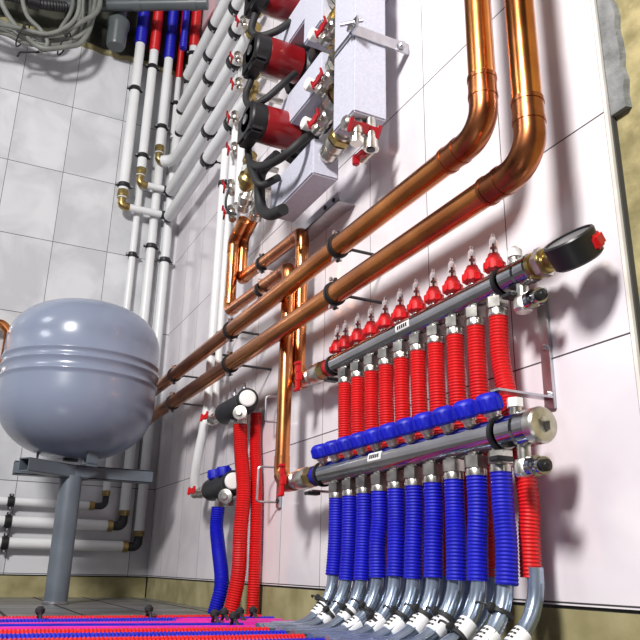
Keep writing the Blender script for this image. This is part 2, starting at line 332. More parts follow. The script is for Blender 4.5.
# ------------------------------------------------------------------ the two big manifolds
def big_manifold(kind):
    red = kind == 'red'
    Y, Z, R = (-.05, .478, .0178) if red else (-.08, .267, .0200)
    X0, X1 = (1.532, 2.028) if red else (1.553, 2.044)
    t = thing('underfloor_manifold', 'upper chrome manifold bar with clear flow meters on red collars' if red else 'lower chrome manifold bar with blue screw caps', 'manifold', ((X0+X1)/2, Y, Z))
    bb = BM(); cyl(bb, (X0, Y, Z), (X1, Y, Z), R, 40, bev=.001); link('bar', bb, 'chrome', t)
    for xx in (X0-.002, X1-.003):
        bb = BM(); ring(bb, (xx, Y, Z), (1, 0, 0), R-.001, .0035, .006, 32); link('clamp_band', bb, 'black', t)
    bb = BM(); lathe(bb, (X1+.004, Y, Z), (1, 0, 0), [(0, R*.92), (.002, R*1.03), (.028, R*1.03), (.030, R*.9), (.034, R*.9), (.035, R*1.08), (.052, R*1.08), (.054, R*.95)], 32); link('end_section', bb, 'chrome', t)
    # outlets
    for i in range(10):
        x = (1.574+.0486*i) if red else (1.603+.0480*i)
        bb = BM(); zt = Z-R*.8
        cyl(bb, (x, Y, zt), (x, Y, zt-.008), .0100, 14); nut(bb, (x, Y, zt-.005), (x, Y, zt-.020), .0158); lathe(bb, (x, Y, zt-.020), (0, 0, -1), [(0, .0125), (.003, .0135), (.010, .0135), (.012, .0125)], 16)
        link('outlet_fitting', bb, 'nickel', t, flat_angle=25)
        bb = BM(); cyl(bb, (x-.012, Y+.006, zt-.004), (x-.012, Y+.006, zt-.018), .008, 10); link('outlet_plug', bb, 'black', t)
    if red:
        for i in range(11):
            x = 1.524+.0486*i
            if i == 0: x = 1.540
            bb = BM(); cyl(bb, (x, Y, Z+R*.8), (x, Y, Z+R+.008), .007, 12); link('flow_meter_stem', bb, 'nickel', t)
            bb = BM(); z0 = Z+R+.003
            lathe(bb, (x, Y, z0), (0, 0, 1), [(0, .0095), (.002, .0140), (.012, .0150), (.014, .0125), (.019, .0115), (.021, .0095), (.026, .0080)], 20)
            for k in range(10):
                a = 2*PI*k/10; obox(bb, (x+.0145*math.cos(a), Y+.0145*math.sin(a), z0+.007), (math.cos(a), math.sin(a), 0), (-math.sin(a), math.cos(a), 0), (0, 0, 1), (.003, .0035, .010), .0006)
            fm = link('flow_meter_collar', bb, 'red_cap', t)
            bb = BM(); lathe(bb, (x, Y, z0+.024), (0, 0, 1), [(0, .0064), (.022, .0056), (.026, .0048), (.028, .0028), (.033, .0024)], 16); link('sight_glass', bb, 'clear', fm)
            bb = BM(); cyl(bb, (x, Y, z0+.024), (x, Y, z0+.042), .0014, 8); cyl(bb, (x, Y, z0+.034), (x, Y, z0+.037), .0034, 10); link('float', bb, 'red_handle', fm)
    else:
        for i in range(11):
            x = 1.561+.0472*i; o = Vector((0, -.30, 1)).normalized(); s0 = Vector((x, Y, Z))+o*R*.9
            bb = BM(); lathe(bb, s0, o, [(0, .008), (.006, .008), (.0065, .0105), (.012, .0105)], 14); link('cap_stem', bb, 'nickel', t)
            bb = BM(); lathe(bb, s0+o*.010, o, [(0, .0120), (.002, .0155), (.005, .0168), (.016, .0168), (.020, .0158), (.023, .0130), (.025, .0080)], 24)
            u, v = frame(o)
            for k in range(12):
                a = 2*PI*k/12; dd = u*math.cos(a)+v*math.sin(a); obox(bb, s0+o*.0205+dd*.0164, dd, o.cross(dd), o, (.0026, .0042, .015), .0006)
            link('screw_cap', bb, 'blue_cap', t)
    # sticker on the bar
    xs = 1.80 if red else 1.765
    for k, (xx, rr) in enumerate(((xs, 1),)):
        bb = BM(); n = 6
        a0, a1 = (math.radians(165), math.radians(200)) if red else (math.radians(150), math.radians(185))
        g0 = []; 
        for xe in (xx-.020, xx+.020):
            g0.append([(bb.verts.new((xe, Y+math.cos(a)*(R+.0005), Z+math.sin(a)*(R+.0005)))) for a in [a0+(a1-a0)*q/n for q in range(n+1)]])
        for q in range(n): bb.faces.new((g0[0][q], g0[0][q+1], g0[1][q+1], g0[1][q]))
        r_ = bmesh.ops.extrude_face_region(bb, geom=bb.faces[:])
        for v_ in [e for e in r_['geom'] if isinstance(e, bmesh.types.BMVert)]:
            dd = Vector((0, v_.co.y-Y, v_.co.z-Z)).normalized(); v_.co += dd*.0005
        st = link('sticker', bb, 'label', t)
        bb = BM(); am = (a0+a1)/2
        for j in range(5): 
            dd = Vector((0, math.cos(am), math.sin(am))); tt = Vector((0, -math.sin(am), math.cos(am)))
            obox(bb, Vector((xx-.012+j*.006, Y, Z))+dd*(R+.0013), (1, 0, 0), tt, dd, (.0032, .0055, .0012))
        link('print', bb, 'ink', st)
    return t
big_manifold('red'); big_manifold('blue')

def union(x0, x1, Y, Z, label, tint):
    t = thing('union_coupling', label, 'pipe coupling', ((x0+x1)/2, Y, Z))
    L = x1-x0; bb = BM()
    lathe(bb, (x0, Y, Z), (1, 0, 0), [(0, .013), (L*.06, .0165), (L*.20, .0165), (L*.22, .0125), (L*.30, .0125), (L*.32, .019), (L*.38, .0205), (L*.56, .0205), (L*.60, .019), (L*.61, .015), (L*.66, .015)], 22)
    link('body', bb, 'nickel', t, flat_angle=25)
    bb = BM(); sweep(bb, [Vector((x0+L*.62, Y, Z)), Vector((x0+L*.80, Y, Z))], .0195, 8); link('hex_nut', bb, 'brass', t)
    bb = BM(); cyl(bb, (x0+L*.79, Y, Z), (x1, Y, Z), .0165, 22); link('gasket', bb, tint, t)
    h = BM(); bx = x0+L*.1
    out = Vector((0, -1, 0)); c = Vector((bx, Y-.022, Z))
    cyl(h, (bx, Y-.008, Z), (bx, Y-.024, Z), .006, 12)
    obox(h, c, (1, 0, 0), (0, 0, 1), (0, 1, 0), (.018, .020, .010), .002)
    for s in (-1, 1):
        obox(h, c+Vector((0, -.002, s*.018)), (1, 0, 0), (0, 0, 1), (0, 1, 0), (.015, .020, .007), .002)
        obox(h, c+Vector((0, -.004, s*.028)), (1, 0, 0), (0, 0, 1), (0, 1, 0), (.020, .006, .009), .0015)
    link('handle', h, 'red_cap', t)
union(1.400, 1.532, -.05, .478, 'ringed union with red handle feeding the red capped manifold', 'red_handle')
union(1.405, 1.551, -.08, .267, 'ringed union with red handle feeding the blue capped manifold', 'blue_cap')

# end of the upper manifold: air vent, valve, dial thermometer, drain tap
t = thing('shutoff_valve', 'brass valve between the upper manifold end and the dial thermometer', 'valve', (2.105, -.05, .478))
bb = BM(); lathe(bb, (2.083, -.05, .478), (1, 0, 0), [(0, .014), (.003, .018), (.010, .018), (.011, .0145), (.016, .0145), (.017, .0170), (.030, .0160), (.031, .012), (.040, .011)], 20); link('body', bb, 'brass', t, flat_angle=25)
bb = BM(); nut(bb, (2.099, -.05, .478), (2.108, -.05, .478), .020); link('hex_nut', bb, 'nickel', t)
t = thing('air_vent', 'small white topped vent on top of the upper manifold end', 'vent', (2.052, -.05, .497))
bb = BM(); cyl(bb, (2.052, -.05, .493), (2.052, -.05, .504), .008, 14); link('base', bb, 'nickel', t)
bb = BM(); lathe(bb, (2.052, -.05, .504), (0, 0, 1), [(0, .010), (.010, .010), (.013, .007), (.016, .003)], 16); link('cap', bb, 'white', t)
def drain_tap(x, Y, Z, label):
    t = thing('drain_tap', label, 'tap', (x, Y, Z))
    bb = BM(); cyl(bb, (x, Y, Z), (x, Y, Z-.022), .008, 16); lathe(bb, (x, Y, Z-.018), (0, 0, -1), [(0, .011), (.004, .013), (.016, .013), (.020, .010)], 18); link('body', bb, 'nickel', t)
    d = Vector((1, -.25, -.1)).normalized()
    bb = BM(); lathe(bb, Vector((x+.006, Y, Z-.026)), d, [(0, .008), (.008, .008), (.009, .012), (.020, .012), (.021, .0075), (.030, .0075), (.031, .010), (.037, .010)], 18); link('spout', bb, 'chrome', t, flat_angle=25)
    bb = BM(); lathe(bb, Vector((x+.006, Y, Z-.026))+d*.036, d, [(0, .007), (.006, .007), (.007, .0035), (.0075, .003)], 12); link('spout_cap', bb, 'black', t)
    return t
drain_tap(2.062, -.05, .462, 'chrome drain tap under the end of the upper manifold')
drain_tap(2.078, -.08, .249, 'chrome drain tap under the end of the lower manifold')
# dial thermometer
t = thing('dial_thermometer', 'black round dial thermometer with red mark at the end of the upper manifold', 'thermometer', (2.16, -.06, .495))
ax = Vector((.10, -.62, .78)).normalized(); ctr = Vector((2.165, -.062, .474))
bb = BM(); lathe(bb, ctr-ax*.022, ax, [(0, .026), (.003, .030), (.028, .0315), (.032, .032), (.034, .0305), (.034, .028), (.031, .0275)], 40); link('case', bb, 'black', t)
bb = BM(); lathe(bb, ctr+ax*.0085, ax, [(0, .0272), (.001, .0272)], 40); link('dial_face', bb, 'dial', t)
d0 = Vector((.80, .40, -.10)).normalized(); d0 = (d0-ax*d0.dot(ax)).normalized()
bb = BM(); obox(bb, ctr+d0*.0285+ax*(-.006), d0, ax.cross(d0), ax, (.012, .026, .018), .003); link('red_mark', bb, 'red_cap', t)
bb = BM(); cyl(bb, (2.118, -.05, .478), ctr-d0*.022, .008, 14); link('stem', bb, 'nickel', t)
# end plug with hexagonal socket on the lower manifold
t = thing('end_plug', 'nickel plug with hexagon socket closing the lower manifold end', 'plug', (2.108, -.08, .267))
bb = BM(); sg = 24; rr = []
for (xx, r_, n6) in ((2.097, .0185, 0), (2.099, .0215, 0), (2.112, .0215, 0), (2.115, .0195, 0), (2.115, .0095, 1), (2.106, .0095, 1)):
    ringv = []
    for k in range(sg):
        a = 2*PI*k/sg; q = r_ if not n6 else r_/math.cos(((a+PI/6) % (PI/3))-PI/6)*.9
        ringv.append(bb.verts.new((xx, -.08+q*math.cos(a), .267+q*math.sin(a))))
    rr.append(ringv)
for p, q in zip(rr, rr[1:]):
    for k in range(sg): bb.faces.new((p[k], p[(k+1) % sg], q[(k+1) % sg], q[k]))
bb.faces.new(rr[0][::-1]); bb.faces.new(rr[-1]); link('plug', bb, 'nickel', t, flat_angle=25)
t = thing('filling_tap', 'small nickel cap above the end of the lower manifold', 'tap', (2.065, -.08, .286))
bb = BM(); cyl(bb, (2.068, -.08, .284), (2.068, -.08, .296), .008, 14); link('base', bb, 'nickel', t)
bb = BM(); nut(bb, (2.068, -.08, .295), (2.068, -.08, .306), .010); link('nut', bb, 'white', t)
# brackets
def bracket(x, label, zt=.47, zb=.222):
    t = thing('manifold_bracket', label, 'bracket', (x, -.002, (zt+zb)/2))
    bb = BM(); box(bb, (x-.009, -.005, zb), (x+.009, -.0005, zt), .0008); link('rail', bb, 'steel', t)
    for y, z in ((-.060, .452), (-.092, .318)) if zb > .3 else ((-.060, .452), (-.092, .238), (-.07, .318)):
        bb = BM(); box(bb, (x-.008, y, z), (x+.008, -.004, z+.003)); link('arm', bb, 'steel', t)
    for z in (zb+.02, (zt+zb)/2, zt-.02):
        bb = BM(); cyl(bb, (x, -.0045, z), (x, -.009, z), .004, 12); link('bolt', bb, 'steel', t)
    for y, z in ((-.065, .447), (-.10, .232)):
        bb = BM(); box(bb, (x-.009, y, z), (x+.009, y+.025, z+.006), .001); link('saddle', bb, 'black', t)
bracket(2.046, 'steel wall bracket carrying the right end of both manifolds', .47, .305)
bracket(1.522, 'steel wall bracket carrying the left end of both manifolds', .47, .222)

# ------------------------------------------------------------------ hoses below the manifolds
bend_i = 0
for i in range(10):
    x = 1.574+.0486*i
    last = i == 9
    pts = [(x, -.05, .432), (x, -.05, .37), (x+(.012 if last else 0), -.048, .30), (x+(.030 if last else .002), -.046, .20), (x+(.030 if last else .004), -.048, .150), (x+(.030 if last else .004), -.050, .10)]
    bb = BM(); corrugated(bb, smooth_path(pts, 8), .0132, .0044, .0012, 16)
    tag(link('red_corrugated_hose', bb, 'red_hose'), f'{ORD[i]} red corrugated hose from the left below the red capped manifold' if not last else 'rightmost red corrugated hose, bulging past the blue ones beside the wall', 'hose', 'red corrugated hoses under the upper manifold')
for i in range(10):
    x = 1.603+.048*i; jx = random.uniform(-.002, .004); jy = random.uniform(-.002, .002)
    pts = [(x, -.08, .221), (x, -.08, .18), (x+jx, -.083+jy, .14), (x+.002+jx, -.086, .092+random.uniform(-.004, .006))]
    bb = BM(); corrugated(bb, smooth_path(pts, 8), .0137, .0044, .0012, 16)
    tag(link('blue_corrugated_hose', bb, 'blue_hose'), f'{ORD[i]} blue corrugated hose from the left below the blue capped manifold' if i < 9 else 'rightmost blue corrugated hose below the blue capped manifold', 'hose', 'blue corrugated hoses under the lower manifold')

def bend_guide(x, y, ztop, lab, group, fl, lean):
    """half round steel-blue guide turning the pipe from the wall onto the floor"""
    t = thing('bend_guide', lab, 'pipe bend', (x, y-.08, 0), group)
    R = .085; P = []
    P.append(Vector((x, y, ztop+.01)))
    zc = .016+R
    for k in range(13):
        a = k/12*PI/2; P.append(Vector((x+lean*math.sin(a)*.5, y-R*(1-math.cos(a)), zc-R*math.sin(a))))
    if ztop < zc: P = [P[0]]+[p for p in P[1:] if p.z < ztop-.002]
    P.append(Vector((x+lean, y-R-.05, .016)))
    bb = BM(); sweep(bb, P, .0095, 16); link('guide', bb, 'bend', t)
    for s in (-1, 1):      # raised rims on both flanks
        Q = [p+Vector((s*.0088, .0, .0045)) for p in P if p.z < ztop-.008]; bb = BM(); sweep(bb, Q, .0022, 8); link('rim', bb, 'bend', t)
    k = len(P)-6-fl; p = P[k]; d = (P[k+1]-P[k-1]).normalized(); up_ = d.cross(Vector((1, 0, 0))).normalized()
    if up_.y > 0: up_ = -up_
    bb = BM(); sweep(bb, [p-d*.011, p+d*.011], .0119, 16); lb = link('label', bb, 'label', t)
    bb = BM(); outw = Vector((1, 0, 0)).cross(d).normalized()
    if outw.y > 0 or outw.z < 0: outw = -outw
    for q in range(3):
        for j in range(3):
            dirr = (outw*math.cos((j-1)*.4)+Vector((1, 0, 0))*math.sin((j-1)*.4)); tg = d.cross(dirr)
            obox(bb, p+d*(q-1)*.006+dirr*.0119, d, tg, dirr, (.0025, .0032, .0010))
    link('print', bb, 'ink', lb)
    return P[-1]
ends = []
for i in range(10):
    e = bend_guide(1.606+.048*i, -.086, .095, f'{ORD[i]} silvery pipe bend from the left at the foot of the blue hoses', 'silvery pipe bends at the foot of the blue hoses', random.choice((0, 1, 1, 2)), random.uniform(-.012, .012)); ends.append((e, 'blue'))
for i in range(10):
    x = 1.578+.0486*i+(.030 if i == 9 else .003)
    e = bend_guide(x if i < 9 else x+.004, -.050, .102, f'{ORD[i]} silvery pipe bend from the left, behind, at the foot of the red hoses', 'silvery pipe bends at the foot of the red hoses', random.choice((0, 1)), random.uniform(-.006, .006)); ends.append((e, 'red'))
# hoses running over the floor towards the camera side
gi = 0
fh = [('red', 1.400, 1.405, 1), ('blue', 1.460, 1.475, 1), ('pink', 1.500, 1.430, 0), ('pink', 1.545, 1.535, 0), ('blue', 1.590, 1.560, 0), ('pink', 1.640, 1.610, 0), ('red', 1.690, 1.670, 1), ('blue', 1.750, 1.735, 1), ('red', 1.810, 1.80, 1), ('blue', 1.87, 1.87, 1), ('red', 1.93, 1.94, 1), ('blue', 1.99, 2.0, 1)]
fn = ['red corrugated hose on the floor farthest out towards the tank post', 'blue corrugated hose on the floor beside the outermost red one', 'smooth magenta floor pipe crossing between the outer hoses', 'second smooth magenta floor pipe from the tank side', 'smooth blue floor pipe between two magenta ones', 'smooth magenta floor pipe in front of the smooth blue one', 'red corrugated hose on the floor before the first pipe bends', 'blue corrugated hose on the floor before the fourth pipe bend', 'red corrugated hose on the floor before the fifth pipe bend', 'blue corrugated hose on the floor before the sixth pipe bend', 'red corrugated hose on the floor before the eighth pipe bend', 'blue corrugated hose on the floor before the ninth pipe bend']
for i, (c, xa, xb, rib) in enumerate(fh):
    y0 = -.13 if xa < 1.55 else -.235; z = .0128
    pts = [(xa, y0, z), (xa*.6+xb*.4, y0-.15, z), (xb, -.62, z), (xb-.01, -1.2, z), (xb-.02, -2.0, z)]
    bb = BM()
    if rib: corrugated(bb, smooth_path(pts, 8), .0128, .0050, .0013, 12)
    else: sweep(bb, smooth_path(pts, 10), .0115, 14)
    tag(link('floor_hose' if rib else 'floor_pipe', bb, {'red': 'red_hose', 'blue': 'blue_hose', 'pink': 'magenta'}[c]), fn[i], 'hose' if rib else 'pipe', 'hoses and pipes lying on the floor')
# zip ties and floor clips
def zip_tie(c, axis, r, lab, tail=(0, -.3, 1), grp='black cable ties on the pipe bends'):
    t = thing('cable_tie', lab, 'cable tie', c, grp)
    bb = BM(); ring(bb, c, axis, r, .0018, .005, 20); link('strap', bb, 'rubber', t)
    axis = Vector(axis).normalized(); tl = Vector(tail); tl = (tl-axis*tl.dot(axis)).normalized(); h = Vector(c)+tl*(r+.003)
    s = axis.cross(tl)
    bb = BM(); obox(bb, h, axis, s, tl, (.009, .009, .007), .0012); link('head', bb, 'rubber', t)
    bb = BM(); sweep(bb, smooth_path([h, h+tl*.006+s*.006, h+tl*.008+s*.013, h+tl*.005+s*.020], 5), .0015, 6); link('tail', bb, 'rubber', t)
for i in range(10):
    x = 1.606+.048*i
    a = math.radians(38+random.uniform(-14, 16)); zip_tie((x, -.086-.085*(1-math.cos(a)), .101-.085*math.sin(a)), (0, -math.sin(a), -math.cos(a)), .0122, f'black cable tie round the {ORD[i]} pipe bend from the left', (random.uniform(-.5, .5), -1, .6))
for i, (x, y) in enumerate(((1.42, -.34), (1.44, -.62), (1.455, -.52), (1.50, -.205), (1.52, -.24), (1.56, -.27), (1.62, -.26), (1.47, -.17))):
    t = thing('hose_clip', ['black floor clip over the red hose between tank post and wall', 'black floor clip by the hoses under the tank post', 'small black floor clip near the left of the hoses', 'black clip on the first hoses beside the pipe bends', 'second black clip beside the pipe bends', 'third black clip beside the pipe bends', 'black clip below the first pipe bends', 'black clip nearest the wall by the first hose'][i], 'hose clip', (x, y, 0), 'black clips holding the floor hoses')
    bb = BM(); P = [Vector((x-.019, y, 0)), Vector((x-.0175, y, .018))]+[Vector((x-.0165*math.cos(k*PI/8), y, .0145+.0165*math.sin(k*PI/8))) for k in range(9)]+[Vector((x+.0175, y, .018)), Vector((x+.019, y, 0))]
    sweep(bb, P, .0028, 8); link('hook', bb, 'rubber', t)
    bb = BM(); lathe(bb, (x-.004, y, .029), (0, 0, 1), [(0, .004), (.004, .0075), (.009, .0075), (.013, .003)], 12); link('head', bb, 'rubber', t)

# ------------------------------------------------------------------ small two-port manifolds
def small_manifold(Z, x0, red, label):
    Y = -.06; t = thing('small_manifold', label, 'manifold', (x0+.06, Y, Z))
    x1 = x0+.175
    bb = BM(); lathe(bb, (x0, Y, Z), (1, 0, 0), [(0, .018), (.004, .028), (.012, .029), (.150, .029), (.156, .026), (.158, .020)], 28); link('body', bb, 'dark_iron', t)
    bb = BM(); d = Vector((.95, -.3, 0)).normalized(); e = Vector((x1-.010, Y, Z+.006))
    lathe(bb, e, d, [(0, .020), (.004, .027), (.014, .027), (.018, .024)], 26); link('end_ring', bb, 'black', t)
    bb = BM(); lathe(bb, e+d*.016, d, [(0, .020), (.006, .0205), (.009, .018), (.010, .012)], 24); link('round_knob', bb, 'white', t)
    for k, xx in enumerate((x0+.075, x0+.145)):
        bb = BM(); cyl(bb, (xx, Y, Z-.024), (xx, Y, Z-.038), .009, 14); nut(bb, (xx, Y, Z-.034), (xx, Y, Z-.050), .013); link('outlet_fitting', bb, 'nickel', t, flat_angle=25)
        bb = BM()
        if red: lathe(bb, (xx, Y, Z+.022), (0, 0, 1), [(0, .008), (.010, .008), (.011, .010), (.020, .010), (.021, .005), (.030, .005)], 14); link('balancing_screw', bb, 'steel', t)
        else:
            lathe(bb, (xx-.01, Y-.012, Z+.020), (0, -.2, 1), [(0, .012), (.004, .0175), (.022, .0175), (.026, .015)], 20)
            for q in range(10):
                a = 2*PI*q/10; obox(bb, (xx-.01+.0172*math.cos(a), Y-.014+.0172*math.sin(a), Z+.033), (math.cos(a), math.sin(a), 0), (-math.sin(a), math.cos(a), 0), (0, 0, 1), (.003, .004, .018), .0006)
            link('screw_cap', bb, 'blue_cap', t)
    bb = BM(); lathe(bb, (x1-.012, Y-.01, Z-.030), (.8, -.6, 0), [(0, .010), (.012, .010), (.013, .017), (.022, .017), (.023, .007), (.028, .007)], 18); link('drain_cap', bb, 'nickel', t, flat_angle=25)
    bb = BM(); lathe(bb, (x0-.048, Y, Z), (1, 0, 0), [(0, .012), (.004, .015), (.014, .015), (.015, .011), (.024, .011), (.025, .018), (.040, .018), (.048, .016)], 18); link('inlet_union', bb, 'nickel', t, flat_angle=25)
    return t
small_manifold(.487, .920, True, 'small black upper manifold with white round knob above the red hose')
small_manifold(.297, .850, False, 'small black lower manifold with white round knob and blue caps')
valve((.815, -.06, .487), (.875, -.06, .487), .014, (0, -1, .1), 'red handled valve at the inlet of the small upper manifold', 'red_cap')
valve((.748, -.06, .297), (.805, -.06, .297), .014, (0, -1, .1), 'red handled valve at the inlet of the small lower manifold', 'red_cap')
t = thing('wire_bracket', 'bent steel wire bracket right of the small manifolds', 'bracket', (1.17, -.003, .38))
for z0, z1 in ((.415, .50), (.235, .335)):
    bb = BM(); box(bb, (1.165, -.008, z0), (1.183, -.001, z1), .001); link('rail', bb, 'steel', t)
for z0, z1, y in ((.247, .325, -.052), (.43, .49, -.04)):
    bb = BM(); sweep(bb, fillet([(1.175, -.006, z0), (1.16, y, z0), (1.16, y, z1), (1.175, -.006, z1)], .006), .0025, 8); link('wire_arm', bb, 'steel', t)
for z in (.250, .325, .45):
    bb = BM(); cyl(bb, (1.178, -.007, z), (1.178, -.012, z), .005, 10); link('bolt', bb, 'dark_iron', t)
# their hoses
bb = BM(); corrugated(bb, smooth_path([(1.045, -.060, .438), (1.055, -.056, .36), (1.074, -.053, .28), (1.076, -.056, .18), (1.066, -.052, .09), (1.060, -.065, .002)], 10), .0180, .0055, .002, 16)
tag(link('red_corrugated_hose', bb, 'red_hose'), 'thick bright red corrugated hose from the small upper manifold to the floor', 'hose')
bb = BM(); corrugated(bb, smooth_path([(1.045, -.020, .470), (1.050, -.020, .40), (1.062, -.020, .34), (1.075, -.019, .25), (1.082, -.019, .12), (1.082, -.019, .002)], 10), .0150, .0055, .002, 16)
tag(link('red_corrugated_hose', bb, 'red_hose'), 'red corrugated hose in shade right behind the thick one by the small manifolds', 'hose')
bb = BM(); corrugated(bb, smooth_path([(.922, -.062, .248), (.925, -.064, .20), (.950, -.064, .15), (1.005, -.070, .07), (1.010, -.085, .002)], 10), .0175, .0055, .002, 16)
tag(link('blue_corrugated_hose', bb, 'blue_hose'), 'blue corrugated hose from the small lower manifold curving to the floor', 'hose')

# thin white pipes feeding them
bb = BM(); sweep(bb, fillet([(.822, -.052, 1.32), (.812, -.052, .53), (.790, -.056, .50), (.795, -.058, .487), (.802, -.06, .487)], .012), .0100, 16)
wp = tag(link('thin_white_pipe', bb, 'white_pipe'), 'thin white pipe dropping to the small upper manifold', 'pipe')
bb = BM(); sweep(bb, smooth_path([(.772, -.06, 1.36), (.772, -.06, 1.0), (.770, -.06, .75), (.770, -.06, .55), (.776, -.068, .48), (.752, -.072, .40), (.722, -.068, .345), (.706, -.062, .318)], 8), .0130, 16)
wp = tag(link('thin_white_pipe', bb, 'white_pipe'), 'thin white pipe curving on down to the small lower manifold', 'pipe')
bb = BM(); sweep(bb, fillet([(.700, -.062, .325), (.700, -.06, .297), (.750, -.06, .297)], .02), .0125, 16); tag(link('pipe_elbow', bb, 'nickel'), 'nickel elbow under the curving thin white pipe', 'elbow')
for z in (1.24, .69): pipe_clip((.772, -.06, z), (0, 0, 1), .0130, (0, .06, 0), f'black clip on the thin white pipe {"below the pumps" if z > 1 else "beside the thick copper pipes"}', 'clips on the thin white pipe')
for z in (.735,): pipe_clip((.816, -.052, z), (0, 0, 1), .0100, (0, .052, 0), 'black clip on the short thin white pipe above the copper pipe', 'clips on the thin white pipe')

# ------------------------------------------------------------------ white pipes along the right wall, turning up the left wall
RW = .0235
run_z = [2.03, 1.912, 1.80, 1.677, 1.553, 1.430]
run_label = ['topmost of the six slanting white pipes on the right wall', 'second slanting white pipe from the top on the right wall', 'third slanting white pipe from the top on the right wall', 'fourth slanting white pipe from the top, joining the riser at its bent end', 'fifth slanting white pipe from the top on the right wall', 'lowest of the six slanting white pipes on the right wall']
run_x0 = [.19, .13, .14, .115, .07, .09]; run_x1 = [.84, .90, .93, .95, .96, .97]
for i, (z, x0, x1) in enumerate(zip(run_z, run_x0, run_x1)):
    t = thing('white_wall_pipe', run_label[i], 'pipe', (x0, -.06, z), 'slanting white pipes on the right wall')
    if i == 3: P = smooth_path([(.070, -.105, z+.0), (.10, -.075, z), (.17, -.062, z), (.4, -.06, z), (x1, -.06, z)], 8)
    else: P = [Vector((x0, -.06, z)), Vector((x1, -.06, z))]
    bb = BM(); sweep(bb, P, RW, 20); link('pipe', bb, 'white_pipe', t)
    if i != 3:
        bb = BM(); lathe(bb, (x0-.03, -.06, z), (1, 0, 0), [(0, .013), (.002, .018), (.018, .018), (.019, .0205), (.032, .0205)], 18); link('end_fitting', bb, 'dark_iron', t)
    bb = BM(); lathe(bb, (x1-.004, -.06, z), (1, 0, 0), [(0, .0205), (.018, .0205), (.019, .015), (.03, .015), (.031, .019), (.045, .018)], 18); link('brass_coupling', bb, 'brass', t, flat_angle=25)
clipx = {0: (.53, .25), 1: (.50, .78), 2: (.52, .80), 3: (.545, .80), 4: (.56, .22), 5: (.575, .82)}
for i in range(6):
    for k, x in enumerate(clipx[i]):
        if x < .3: continue
        pipe_clip((x, -.06, run_z[i]), (1, 0, 0), RW, (0, .06, 0), f'black clip on the {["topmost","second","third","fourth","fifth","lowest"][i]} slanting white pipe, {"nearer the corner" if k == 0 else "nearer the pumps"}', 'clips on the slanting white pipes', w=.022)

def riser(y, z0, z1, r, sleeve, label, x=.062, zs=None, elbow=None, run=None):
    t = thing('white_riser_pipe', label, 'pipe', (x, y, z0), 'white risers on the left wall')
    bb = BM(); cyl(bb, (x, y, z0), (x, y, z1), r, 20); link('pipe', bb, 'white_pipe', t)
    if sleeve:
        bb = BM(); corrugated(bb, [Vector((x, y, zs)), Vector((x, y, 2.59))], r*1.22, .008, .0015, 16); link('sleeve', bb, sleeve+'_hose', t)
    if elbow is not None:
        bb = BM(); lathe(bb, (x, y, z0+.035), (0, 0, -1), [(0, r*1.03), (.012, r*1.1), (.03, r*1.1), (.034, r*.8)], 18); link('compression_nut', bb, 'brass', t)
        P = fillet([(x, y, z0+.005), (x, y, elbow), (x, y+.03, elbow)], .012)
        bb = BM(); sweep(bb, P, r*.8, 16); link('elbow', bb, 'brass', t)
        bb = BM()
        if run is not None:
            cyl(bb, (x, y+.028, elbow), (x, run, elbow), r*.72, 16); link('cross_pipe', bb, 'white_pipe', t)
            bb = BM(); sweep(bb, fillet([(x, run-.004, elbow), (x, -.058, elbow), (x+.03, -.06, elbow)], .012), r*.86, 16); link('corner_elbow', bb, 'dark_iron', t)
    return t
riser(-.247, 1.475, 2.30, .0200, 'blue', 'leftmost white riser with blue sleeve on the left wall', zs=2.207, elbow=1.443, run=-.085)
riser(-.186, 1.590, 2.30, .0185, 'red', 'white riser with red sleeve between two blue sleeved ones on the left wall', zs=2.194, elbow=1.557, run=-.085)
riser(-.121, 1.712, 2.30, .0185, 'blue', 'white riser with blue sleeve ending at the bent slanting pipe', zs=2.177, elbow=1.68)
riser(-.030, 1.93, 2.36, .0175, 'red', 'short white riser with red sleeve tight in the corner', x=.11, zs=2.24, elbow=1.912)
riser(-.064, 1.82, 2.36, .012, 'red', 'thin white riser with red sleeve behind those in the corner', x=.030, zs=2.12)
bb = BM(); corrugated(bb, [Vector((.13, -.080, 2.20)), Vector((.13, -.080, 2.59))], .015, .008, .0015, 14); tag(link('blue_sleeve', bb, 'blue_hose'), 'loose blue corrugated sleeve beside the red one high in the corner', 'sleeve')
# lower risers that turn left behind the tank
for y, x, r, zt, zb, lab in ((-.177, .026, .0135, 2.12, .300, 'leftmost thin white riser going down behind the tank'), (-.108, .028, .0180, 2.12, .236, 'middle white riser going down behind the tank'), (-.049, .030, .0180, 2.0, .168, 'white riser nearest the corner going down behind the tank')):
    t = thing('white_lower_pipe', lab, 'pipe', (x, y, zb), 'white pipes behind the tank')
    bb = BM(); cyl(bb, (x, y, zb+.04), (x, y, zt), r, 18); cyl(bb, (x, y-.045, zb), (x, -1.1, zb), r, 18); link('pipe', bb, 'white_pipe', t)
    bb = BM(); sweep(bb, fillet([(x, y, zb+.05), (x, y, zb), (x, y-.05, zb)], .018), r*.85, 16); link('elbow', bb, 'dark_iron', t)
    bb = BM(); cyl(bb, (x, y, zb+.036), (x, y, zb+.054), r*1.08, 16); link('compression_nut', bb, 'brass', t)
    bb = BM(); cyl(bb, (x, y-.036, zb), (x, y-.054, zb), r*1.08, 16); link('compression_nut', bb, 'brass', t)
